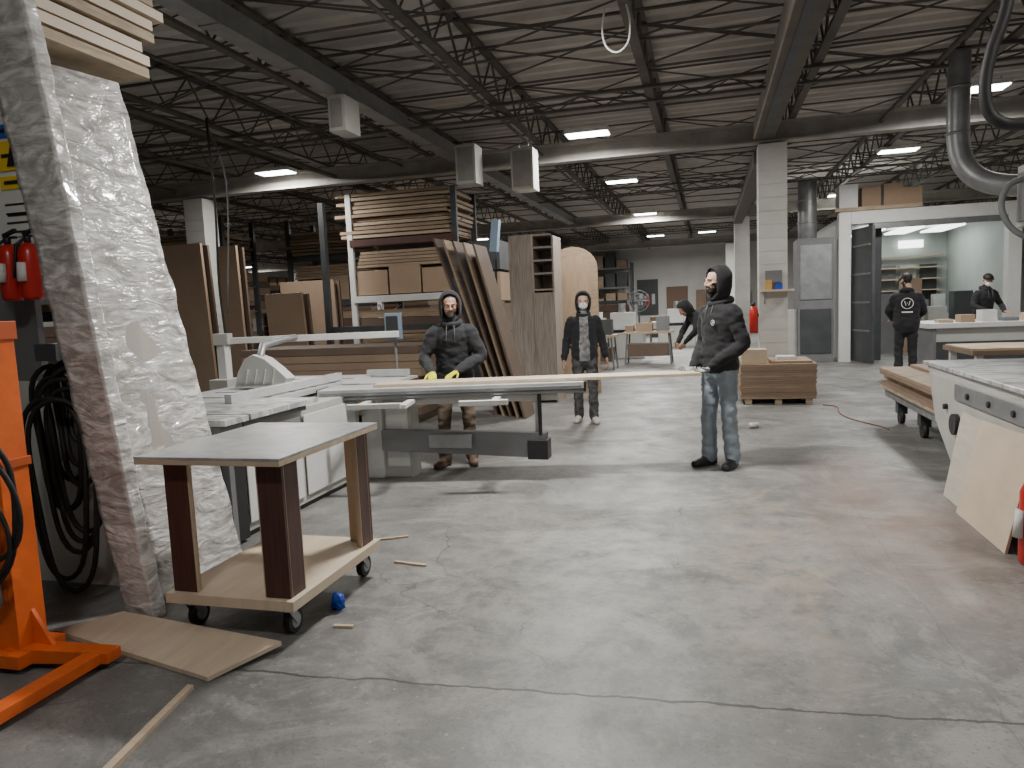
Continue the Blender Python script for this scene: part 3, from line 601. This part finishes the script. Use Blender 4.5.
# ------------------------------------------------------------------ panel saw
def saw():
    E=bpy.data.objects.new('sliding_table_saw',None);COL.objects.link(E)
    b=B('saw_body')
    b.bb(-4.35,-3.08,4.15,5.9,.04,.80,beige);b.bb(-3.07,-3.06,4.2,4.9,.1,.74,white);b.bb(-3.07,-3.06,4.95,5.8,.1,.74,white);b.bb(-4.3,-3.1,4.2,5.8,0,.04,dark)
    b.bb(-3.3,-3.04,3.98,4.15,.02,.78,dark)
    b.end(E,bevel=.01)
    b=B('saw_table_top');b.bb(-4.4,-2.93,4.10,4.97,.84,.88,marb);b.bb(-4.4,-3.36,5.0,6.9,.83,.872,alu);b.bb(-3.36,-2.9,6.15,6.9,.83,.856,alu)
    b.bb(-4.3,-3.0,4.12,4.9,.79,.84,mgrey)
    for k in range(5): b.bb(-4.2,-3.4,5.05+.35*k,5.06+.35*k,.872,.876,dgrey)
    b.bb(-3.5,-3.44,4.6,6.3,.88,.95,alu)
    b.end(E,bevel=.004)
    b=B('sliding_beam');A=V((-3.30,5.58,0));D=V((2.22,.42,0)).normalized();N_=V((-D.y,D.x,0))
    def P(l,n,z): return A+D*l+N_*n+V((0,0,z))
    def bx(l0,l1,n0,n1,z0,z1,m): b.hexa([P(l0,n0,z0),P(l1,n0,z0),P(l1,n1,z0),P(l0,n1,z0),P(l0,n0,z1),P(l1,n0,z1),P(l1,n1,z1),P(l0,n1,z1)],m)
    bx(0,2.32,0,.42,.80,.855,alu);bx(0,2.32,.03,.39,.76,.80,steel);bx(-.01,0,0,.42,.77,.86,dark);bx(2.32,2.34,0,.42,.77,.86,dark)
    bx(.02,2.30,-.012,0,.812,.83,steel);bx(.02,2.30,-.006,0,.77,.785,steel)
    bx(.75,2.1,.05,.33,.70,.76,beige)
    for l in (.42,.80,1.55): bx(l,l+.06,-.36,.1,.72,.755,white)
    bx(.37,.82,-.38,-.32,.73,.77,white);bx(1.3,1.7,-.38,-.32,.73,.77,white)
    b.end(E,bevel=.004)
    b=B('swing_arm');b.hexa([(-2.85,5.86,.27),(-1.36,5.98,.20),(-1.36,6.08,.20),(-2.85,5.96,.27),(-2.85,5.86,.46),(-1.36,5.98,.42),(-1.36,6.08,.42),(-2.85,5.96,.46)],mgrey)
    b.bb(-1.52,-1.34,5.95,6.10,.19,.36,dark);b.bb(-1.42,-1.39,5.97,6.0,.40,.76,dark);b.cyl((-1.44,6.03,.36),(-1.44,6.03,.74),.022,alu);b.bb(-2.4,-2.0,5.87,5.9,.30,.42,steel);b.end(E,bevel=.006)
    b=B('saw_pedestal');b.bb(-2.88,-2.62,6.0,6.2,0,.76,beige);b.bb(-3.08,-2.88,5.95,6.5,.0,.76,white);b.bb(-2.86,-2.64,5.99,6.0,.1,.7,white);b.end(E,bevel=.01)
    b=B('guard_arm');b.box((-3.95,6.62,1.29),(1.85,.06,.065),white,rz=.2);b.bb(-4.9,-4.8,6.38,6.48,.0,1.33,white);b.bb(-4.96,-4.74,6.3,6.55,.78,.9,beige)
    b.box((-4.85,6.43,1.31),(.16,.12,.12),beige,rz=.2);b.end(E,bevel=.006)
    b=B('blade_guard_hood')
    pr=[(-4.14,.90),(-3.64,.90),(-3.60,.97),(-3.70,1.06),(-3.82,1.15),(-3.93,1.19),(-4.02,1.15),(-4.10,1.03)]
    b.poly([(q[0],5.60,q[1]) for q in pr],(0,.14,0),white)
    for k in range(4): b.box((-4.0+.09*k,5.59,.99),(.014,.02,.14),beige,ry=.25)
    b.bb(-4.12,-3.66,5.585,5.60,.90,.925,beige)
    b.tube([(-3.90,5.67,1.16),(-3.92,5.75,1.26),(-3.98,6.2,1.3),(-4.05,6.5,1.3)],.035,galv,10)
    b.end(E,bevel=.01)
    b=B('control_panel');b.box((-3.12,6.86,1.37),(.17,.1,.27),M('panel_blue',(.16,.21,.26),.4),rz=.3);b.box((-3.11,6.805,1.40),(.12,.01,.15),dark,rz=.3);b.bar((-3.12,6.88,.86),(-3.12,6.88,1.26),.025,mgrey);b.end(E,bevel=.006)
    b=B('rip_fence');b.bb(-3.4,-2.95,6.75,6.82,.872,.93,alu);b.end(E)
saw()
b=B('outfeed_stone_slab');b.bb(-4.2,-2.92,3.82,4.07,.84,.88,marb);b.bb(-4.15,-2.97,3.84,4.06,.78,.84,mgrey)
for q in (-4.1,-3.02): b.bb(q-.03,q+.03,3.92,3.97,0,.78,mgrey)
b.end(bevel=.003)
b=B('workpiece_panel');b.hexa([(-2.85,5.76,.857),(-.06,6.27,.862),(-.10,6.58,.862),(-2.90,6.07,.857),(-2.85,5.76,.882),(-.06,6.27,.886),(-.10,6.58,.886),(-2.90,6.07,.882)],ply2);b.end()

# ------------------------------------------------------------------ mid-ground stacks
b=B('mdf_sheet_stack')
for k in range(9):
    e=random.uniform(-.03,.03);b.bb(-6.5+e,-3.75+e,8.95+e,10.1,.12+.105*k,.12+.105*k+.1,mdf if k%4 else mdfd)
for x in (-6.3,-5.1,-3.95): b.bb(x,x+.1,8.95,10.1,0,.12,lumber)
b.end()
for (x,y,w,h,rx) in ((-9.0,11,.95,2.85,.05),(-8.25,11.3,.4,2.8,.03),(-6.9,10.9,.7,1.9,.08),(-7.7,13,1.2,2.2,.05)):
    b=B('mdf_panel');b.box((x,y,h/2+.02),(w,.06,h),mdf,rx=rx);b.box((x+.05,y+.12,h/2+.02),(w,.05,h*.98),mdfd,rx=rx);b.end()
def rack(x0,x1,y0,bright=True):
    b=B('pallet_rack_with_lumber');y1=y0+1.1
    for x in (x0,x1):
        for y in (y0,y1): b.bb(x-.05,x+.05,y-.04,y+.04,0,3.7,white if (x==x0 and bright) else dgrey)
        for k in range(6): b.bar((x,y0,.3+.55*k),(x,y1,.6+.55*k),.02,steel)
    for z in (1.72,2.75):
        b.bb(x0,x1,y0-.06,y0,z,z+.12,(white if z<2 else redb) if bright else dgrey);b.bb(x0,x1,y1,y1+.06,z,z+.12,steel);b.bb(x0+.05,x1-.05,y0,y1,z+.1,z+.12,lumber2)
    w=(x1-x0-.1)/3
    for k in range(3): b.bb(x0+.08+w*k,x0+.04+w*(k+1),y0,y0+.9,1.86,2.30+.06*(k%2),card)
    for k in range(5): b.bb(x0+.1+.02*k,x1-.1,y0,y1-.1,2.36+.06*k,2.41+.06*k,[lumber2,mdf][k%2])
    z=2.9
    for k in range(11 if bright else 7):
        e=random.uniform(-.18,.15);b.bb(x0-.1+e,x1-.05+e*.5,y0-.05+random.uniform(0,.1),y1+.1,z,z+.055,[lumber,lumber2,mdf][k%3]);z+=.075
    for k in range(9): b.bb(x0+.12,x1-.1,y0,y1-.1,.2+.155*k,.34+.155*k,[mdf,mdfd,lumber2][k%3])
    b.end()
rack(-6.35,-4.3,12.3)
rack(-9.2,-7.0,14.8,False);rack(-12.2,-10.0,13.5,False)
b=B('black_rack_post');b.bb(-6.65,-6.55,11.7,11.8,0,3.5,dgrey);b.bb(-6.55,-4.6,11.72,11.78,1.2,1.3,dgrey);b.bb(-4.6,-4.5,11.7,11.8,0,1.3,dgrey);b.end()
b=B('tote_pile')
for k in range(5): b.bb(-4.12+.02*k,-3.5,12.3,13.2,.55*k,.5+.55*k,[dgrey,card,mdfd,card,dgrey][k])
b.end()
for k in range(5):
    b=B('leaning_board')
    x=-2.42-.13*k;dx=.62+.05*k;y=9.35+.1*k
    b.hexa([(x,y,0),(x+.03,y,0),(x+.03,y+.55,0),(x,y+.55,0),(x-dx,y,2.38+.04*k),(x-dx+.03,y,2.38+.04*k),(x-dx+.03,y+.55,2.38+.04*k),(x-dx,y+.55,2.38+.04*k)],[mdfd,mdf,mdfd,lumber2,mdfd][k]);b.end()
b=B('woodgrain_tall_cabinet');x0,x1,y0,y1=-2.98,-2.27,11.0,11.6
b.bb(x0,x0+.03,y0,y1,0,2.62,walnutg);b.bb(x1-.03,x1,y0,y1,0,2.62,walnutg);b.bb(x0,x1,y0,y1,2.59,2.62,walnutg);b.bb(x0+.03,x1-.03,y1-.02,y1,0,2.6,walnutg)
b.bb(x0+.36,x0+.39,y0,y1,0,2.6,walnutg);b.bb(x0,x0+.37,y0-.02,y0,0,2.62,walnutg)
for z in (.05,1.15,1.75,2.0,2.2,2.4): b.bb(x0+.39,x1-.03,y0,y1-.02,z,z+.03,walnutg)
b.bb(x0+.375,x1,y0-.02,y0,.08,1.72,walnutg);b.end()
b=B('arched_wooden_door');x0,x1,y=-2.60,-1.76,12.1;pts=[(x1,y,.0),(x1,y,2.1)]
for k in range(1,12):
    a=math.pi*k/12;pts.append(((x0+x1)/2+math.cos(a)*(x1-x0)/2,y,2.1+math.sin(a)*.38))
pts+=[(x0,y,2.1),(x0,y,0)]
b.poly(pts,(0,.05,0),lumber2)
inner=[((q[0]-(x0+x1)/2)*.72+(x0+x1)/2,y-.015,.2+q[2]*.86) for q in pts];b.poly(inner,(0,.02,0),M('door_panel_tan',(.36,.26,.17),.5,n=3,amt=.2,st=(8,8,1)))
b.end()
b=B('hanging_monitor');b.box((-3.22,11.1,2.65),(.16,.05,.5),M('screen_blue',(.25,.33,.42),.3,emit=.2),ry=.15,rz=-.5);b.bar((-3.28,11.15,0),(-3.24,11.15,2.5),.03,dgrey);b.end()
b=B('sheet_stack')
z=.08
for k in range(16):
    e=random.uniform(-.012,.012);b.bb(.44+e,1.44+e,10.6+e,11.65,z,z+.028,[mdf,lumber2][k%5==0]);z+=.0305
for x in (.5,.9,1.3): b.bb(x,x+.09,10.62,11.6,0,.08,lumber)
b.bb(.46,.80,10.7,11.1,z,z+.2,ply);b.bb(.86,1.4,10.7,11.5,z,z+.03,card);b.bb(.95,1.2,10.9,11.2,z+.03,z+.08,white)
b.end()
b=B('pillar_shelf');b.bb(.78,1.26,11.55,11.79,1.58,1.61,ply2);b.bb(.85,.95,11.65,11.75,1.61,1.76,M('cup_tan',(.5,.3,.1),.5));b.bb(1.0,1.1,11.65,11.75,1.61,1.7,blue);b.bar((.85,11.6,1.58),(.85,11.79,1.4),.015,steel);b.bb(.86,1.1,11.73,11.795,1.72,1.9,mgrey)
b.end()
b=B('fire_extinguisher');x,y,z=.70,11.95,.95;b.tube([(x,y,z),(x,y,z+.36),(x,y,z+.42)],[.065,.065,.03],red,14);b.cyl((x,y,z+.42),(x,y,z+.48),.03,dark,8);b.bb(x+.05,.775,y-.02,y+.02,z+.25,z+.3,dark);b.end()
b=B('metal_can');b.cyl((.44,8.66,.032),(.55,8.68,.032),.032,alu,16);b.end()
b=B('extension_cord');pts=[]
for k in range(40):
    t_=k/39;pts.append((1.5+.35*t_+.08*math.sin(t_*9),10.5-1.9*t_+.2*math.sin(t_*6),.008))
b.tube(pts,.007,M('cord_brown',(.22,.09,.05),.5),6)
b.end()

# ------------------------------------------------------------------ right side
b=B('board_cart')
z=.40
for k in range(6):
    e=random.uniform(-.06,.06);b.bb(1.98+e,2.8,6.97+e,9.35+e*2,z,z+.035,[lumber,mdf,lumber2][k%3]);z+=.038
b.bb(2.25,2.75,7.2,9.2,z,z+.03,mdf)
b.bb(2.02,2.78,7.0,9.2,.28,.40,mdfd);b.bb(1.99,2.02,7.0,9.2,.30,.38,steel)
for q in ((2.12,7.2),(2.12,9.0),(2.7,7.2),(2.7,9.0),(2.12,8.1)): b.bb(q[0]-.05,q[0]+.05,q[1]-.06,q[1]+.06,.12,.28,dgrey);b.cyl((q[0]-.025,q[1],.08),(q[0]+.025,q[1],.08),.08,rub,20)
b.end()
b=B('stone_top_machine_table')
b.hexa([(1.76,4.3,.87),(3.2,4.3,.87),(3.2,6.88,.87),(1.78,6.88,.87),(1.76,4.3,.90),(3.2,4.3,.90),(3.2,6.88,.90),(1.78,6.88,.90)],marb)
b.bb(1.80,3.1,4.35,6.8,.82,.87,alu)
b.poly([(1.78,4.5,0),(1.78,5.8,0),(1.78,6.5,.45),(1.78,6.7,.82),(1.78,4.5,.82)],(1.2,0,0),beige)
b.bb(1.765,1.78,4.6,6.0,.68,.80,steel)
for q in ((4.9,.74),(5.3,.74),(5.7,.74),(6.2,.6)): b.cyl((1.75,q[0],q[1]),(1.78,q[0],q[1]),.022,dark,12)
b.cyl((1.74,5.95,.5),(1.78,5.95,.5),.08,dark,20)
b.end(bevel=.004)
b=B('leaning_plywood_offcut');b.hexa([(1.60,4.52,0),(1.615,4.52,0),(1.615,5.35,0),(1.60,5.35,0),(1.735,4.52,.66),(1.75,4.52,.66),(1.75,5.35,.63),(1.735,5.35,.63)],ply2);b.end()
b=B('leaning_plywood_offcut');b.hexa([(1.65,5.30,0),(1.665,5.30,0),(1.665,5.80,0),(1.65,5.80,0),(1.745,5.30,.62),(1.76,5.30,.62),(1.76,5.75,.62),(1.745,5.75,.62)],M('ply_whitish',(.60,.54,.46),.6,n=3,amt=.15,st=(1,1,6)));b.end()
b=B('fire_extinguisher');x,y,z=1.68,4.36,0
b.tube([(x,y,z),(x,y,z+.02),(x,y,z+.40),(x,y,z+.46),(x,y,z+.48)],[.06,.07,.07,.045,.02],red,18);b.cyl((x,y,z+.48),(x,y,z+.53),.02,dark,10);b.box((x+.02,y,z+.55),(.12,.025,.02),dark,ry=-.3);b.box((x+.02,y,z+.52),(.1,.025,.014),dark)
b.cyl((x-.074,y,z+.15),(x-.06,y,z+.3),.03,white,10);b.stube([(x-.01,y,z+.52),(x-.03,y-.08,z+.45),(x-.02,y-.09,z+.2)],.011,dark,8);b.end()
b=B('white_worktable');b.bb(3.65,6.8,13.85,15.4,.84,.92,white);b.bb(3.8,6.6,13.95,15.2,.12,.84,offw);b.bb(3.75,3.8,13.9,15.25,.0,.84,mgrey);b.bb(3.8,6.6,13.93,13.95,.30,.60,dgrey)
for k in range(9): b.bb(3.9+.33*k,4.12+.33*k,14.1,14.4,.92,.98+.07*(k%3),[lumber,card,white,mgrey,ply,dgrey,alu,mdf,dark][k])
b.end()
b=B('sawhorse_table');b.bb(3.2,4.4,10.2,11.4,.66,.72,mdf);b.bb(3.2,4.4,10.25,11.3,.72,.74,lumber)
for q in ((3.3,10.3),(4.3,10.3),(3.3,11.3),(4.3,11.3)): b.bb(q[0]-.04,q[0]+.04,q[1]-.04,q[1]+.04,0,.66,white)
b.end()
def booth():
    E=bpy.data.objects.new('spray_booth',None);COL.objects.link(E)
    b=B('booth_frame');b.bb(2.78,3.02,17.2,17.45,0,3.25,white);b.bb(6.0,6.25,17.2,17.45,0,3.25,white);b.bb(3.02,6.0,17.2,17.42,2.98,3.25,white);b.bb(3.4,3.46,17.25,17.4,0,2.98,dark)
    b.bb(3.46,6.0,17.22,17.3,2.86,2.98,steel);b.end(E,bevel=.01)
    b=B('booth_shell');b.bb(3.0,6.2,21.9,22.0,0,3.2,boothm);b.bb(2.9,3.0,17.45,22,0,3.2,boothm);b.bb(6.2,6.3,17.45,22,0,3.2,boothm);b.bb(2.9,6.3,17.45,22,3.1,3.2,boothm)
    for k in range(6): b.bb(3.05+.5*k,3.45+.5*k,21.82,21.9,.3,2.2,[mgrey,offw,dgrey][k%3])
    b.end(E)
    b=B('booth_equipment')
    for k in range(5): b.bb(3.5+.55*k,3.9+.55*k,19.5,19.9,0,1.1+.35*(k%3),[dgrey,mgrey,card,offw,dgrey][k])
    b.bb(3.6,6.0,20.6,21.2,0,.9,offw)
    for k in range(6): b.bb(3.7+.38*k,3.95+.38*k,20.7,21.0,.9,1.15+.12*(k%3),[white,card,dgrey,card,mgrey,offw][k])
    for k in range(4): b.bb(3.65,6.0,21.5,21.8,1.5+.3*k,1.53+.3*k,lumber)
    b.end(E)
    b=B('booth_door');b.box((3.2,16.9,1.45),(.06,.95,2.85),dgrey,rz=.25);b.bb(3.46,3.7,17.55,17.6,0,2.9,dgrey)
    for z in (.7,1.3,1.9,2.5): b.box((3.165,16.9,z),(.02,.8,.04),mgrey,rz=.25)
    b.end(E)
    b=B('booth_lights')
    for k in range(3): b.box((3.9+.85*k,20.2,3.0),(.5,1.8,.04),glow)
    for k in range(2): b.box((4.2+1.1*k,21.78,2.75),(.6,.03,.2),glow)
    b.end(E)
    ld=bpy.data.lights.new('booth_lamp','AREA');ld.size=2;ld.energy=35;ld.color=(.97,1,.98);lo=bpy.data.objects.new('booth_lamp',ld);COL.objects.link(lo);lo.location=(4.6,19.8,2.95);lo.parent=E
booth()
b=B('storage_boxes_on_booth');b.bb(2.7,4.4,17.2,18.2,3.26,3.34,lumber)
for k,(x,h,m) in enumerate(((2.8,.5,white),(3.25,.42,card),(3.68,.46,card),(4.05,.35,card))): b.bb(x,x+.37,17.3,17.8,3.34,3.34+h,m)
b.end()
b=B('dust_collector');b.bb(1.95,2.7,17.3,18.15,0,2.75,mgrey);b.bb(2.0,2.65,17.28,17.3,.2,1.2,dgrey);b.bb(2.0,2.65,17.28,17.3,1.4,2.6,steel)
b.cyl((2.2,17.7,2.75),(2.2,17.7,4.1),.2,galv,20)
for z in (3.1,3.6): b.cyl((2.2,17.7,z),(2.2,17.7,z+.04),.22,galv,20)
b.bb(1.75,1.95,17.4,18,0,1.2,beige);b.end(bevel=.01)
b=B('exhaust_duct_elbow')
b.stube([(2.72,9.3,4.1),(2.72,9.3,3.5),(2.73,9.28,3.05),(2.80,9.2,2.80),(2.96,9.1,2.64),(3.25,9.0,2.56),(3.8,9.0,2.52),(4.6,9.0,2.52)],.115,galv,20)
for z in (3.2,3.7): b.cyl((2.72,9.3,z),(2.72,9.3,z+.03),.125,steel,20)
b.cyl((4.6,9.0,2.4),(4.6,9.0,4.1),.12,galv);b.end()
b=B('electrical_control_box');b.bb(2.85,3.4,7.7,8.0,2.05,2.62,offw);b.bb(2.83,2.85,7.75,7.95,2.1,2.55,mgrey);b.cyl((2.9,7.69,2.45),(2.9,7.7,2.45),.03,red)
b.bb(3.25,3.33,7.8,7.88,0,4.1,steel);b.stube([(2.87,7.85,2.5),(2.70,7.8,2.42),(2.64,7.75,2.22),(2.74,7.7,2.0),(3.0,7.7,1.9),(3.3,7.7,1.92)],.028,mgrey,10);b.end(bevel=.01)
b=B('black_ceiling_hose');b.stube([(1.76,5,4.15),(1.75,5,3.6),(1.70,5,3.12),(1.63,5,2.88),(1.60,5,2.68),(1.63,5,2.52),(1.73,5,2.45),(1.95,5.2,2.5),(2.3,5.8,2.75),(2.7,6.5,3.2),(2.8,6.8,4.15)],.035,rub,12);b.end()
b=B('hanging_cable');b.stube([(-.85,6.8,4.15),(-.88,6.8,3.95),(-.84,6.8,3.80),(-.74,6.8,3.75),(-.65,6.8,3.83),(-.63,6.8,4.0),(-.66,6.8,4.15)],.009,white,8);b.end()
b=B('hanging_power_cord')
b.stube([(-6.3,8.4,4.15),(-6.28,8.4,3.0),(-6.32,8.4,2.0),(-6.28,8.4,1.2)],.016,rub,6);b.stube([(-6.4,8.5,4.15),(-6.15,8.5,3.3),(-6.3,8.5,1.6)],.012,mgrey,6);b.end()
occ=[(px,py,.9) for px in (.98,-9.3,-19.6) for py in (12,22,32)]+[(-8.1,15.3,1.5),(-11.1,14.1,1.5)]
def machine(x,y,s=1):
    occ.append((x,y,1.2))
    b=B('woodworking_machine');b.bb(x-.6*s,x+.6*s,y-.4,y+.4,0,.7,offw);b.bb(x-.8*s,x+.8*s,y-.5,y+.5,.78,.84,alu);b.bb(x-.5*s,x+.5*s,y-.3,y+.3,.70,.78,mgrey);b.bb(x-.3,x+.35,y-.25,y+.25,.84,1.25,white);b.cyl((x,y,1.25),(x,y,1.5),.1,galv);b.end(bevel=.01)
machine(-2.3,20.3);machine(-3.6,23);machine(-1.0,25);machine(-5.5,18.5);machine(-10,20)
# pedestal fan
b=B('pedestal_fan');x,y,z=-2.0,22.2,1.55;b.cyl((x,y,0),(x,y,.04),.28,dgrey,24);b.cyl((x,y,.04),(x,y,z),.025,dgrey,10);b.cyl((x,y-.02,z),(x,y+.15,z),.08,dgrey,14)
for r in (.12,.22,.32): b.tube([(x+r*math.cos(q*math.pi/12),y-.08+(.32-r)*-.1,z+r*math.sin(q*math.pi/12)) for q in range(25)],.008,mgrey,6,cap=False)
for q in range(12): b.bar((x,y-.1,z),(x+.32*math.cos(q*math.pi/6),y-.08,z+.32*math.sin(q*math.pi/6)),.006,mgrey)
for q in range(4):
    a=q*math.pi/2+.3;b.hexa([(x+.05*math.cos(a),y-.05,z+.05*math.sin(a)),(x+.28*math.cos(a-.3),y-.04,z+.28*math.sin(a-.3)),(x+.28*math.cos(a+.3),y-.01,z+.28*math.sin(a+.3)),(x+.06*math.cos(a+.8),y-.03,z+.06*math.sin(a+.8)),(x+.05*math.cos(a),y-.045,z+.05*math.sin(a)),(x+.28*math.cos(a-.3),y-.035,z+.28*math.sin(a-.3)),(x+.28*math.cos(a+.3),y-.005,z+.28*math.sin(a+.3)),(x+.06*math.cos(a+.8),y-.025,z+.06*math.sin(a+.8))],dgrey)
b.end();occ.append((x,y,.4))
for n_,(x,y) in enumerate(((-2.6,16.6),(-1.4,18),(-1.5,27.3),(-3.0,18.4))):
    occ.append((x,y,1.1));b=B('trestle_table')
    b.bb(x-.6,x+.6,y-.4,y+.4,.75,.8,lumber);b.bb(x-.3,x+.1,y-.2,y+.2,.8,1.0,card);b.bb(x+.2,x+.5,y-.2,y+.1,.8,1.15,[dgrey,mgrey,mdf,offw][n_]);b.bb(x-.55,x-.35,y-.2,y+.1,.8,.95,mdf);b.bb(x-.5,x+.5,y-.3,y+.3,.2,.5,mdfd)
    for sx in (-.55,.55):
        for sy in (-.35,.35): b.bar((x+sx,y+sy,0),(x+sx*.9,y+sy*.9,.75),.03,mgrey)
    b.end()
for k in range(120):
    x=random.uniform(-24,-3.6);y=random.uniform(14.5,32.5);w_=random.uniform(.8,2.2);h=random.choice([1.0,1.6,2.3,2.8])
    if y<16.5 and x>-7.5: continue
    if any(abs(x-a)<r+w_/2 and abs(y-c_)<r+.1 for a,c_,r in occ): continue
    occ.append((x,y,w_/2+.1))
    b=B('material_stack');z=.1
    b.bb(x-w_/2,x+w_/2,y-.5,y+.5,0,.1,lumber)
    while z<h:
        e=random.uniform(-.05,.05);hh=random.uniform(.08,.3);b.bb(x-w_/2+e,x+w_/2+e,y-.5,y+.5,z,z+hh-.01,random.choice([mdf,mdfd,mdfd,lumber,lumber2,card,dgrey,offw]));z+=hh
    b.end()
for k in range(7):
    x=-22+2.9*k;y=34+(k%2)*.4
    b=B('storage_rack')
    for q in (-1.2,1.2): b.bb(x+q-.04,x+q+.04,y,y+.08,0,3.4,dgrey);b.bb(x+q-.04,x+q+.04,y+.9,y+.98,0,3.4,dgrey)
    for z in (.2,1.2,2.2,3.1):
        b.bb(x-1.2,x+1.2,y,y+1,z,z+.08,orangd if k%2 else mgrey)
        for j in range(4): b.bb(x-1.1+.55*j,x-.65+.55*j,y+.1,y+.9,z+.08,z+.08+random.uniform(.3,.75),random.choice([card,mdf,white,lumber,dgrey]))
    b.end()
b=B('door_1');b.bb(-1.9,-.9,35.92,35.99,0,2.2,M('door_brown',(.2,.12,.08),.6));b.bb(-1.8,-1.75,35.89,35.92,1,1.1,alu);b.end()
b=B('tool_board');b.bb(-3.3,-2.3,35.9,35.98,.9,2.6,dgrey)
for k in range(3): b.bb(-3.2+.3*k,-3.05+.3*k,35.86,35.9,1.2+.1*(k%3),1.9,[white,red,alu][k])
b.end()
b=B('leaning_panels')
for k in range(5): b.box((-.3+.45*k,35.5-.05*k,1.0),(.42,.04,2.0+.1*(k%2)),[mdf,mdfd,lumber2][k%3],rx=-.12)
b.end()
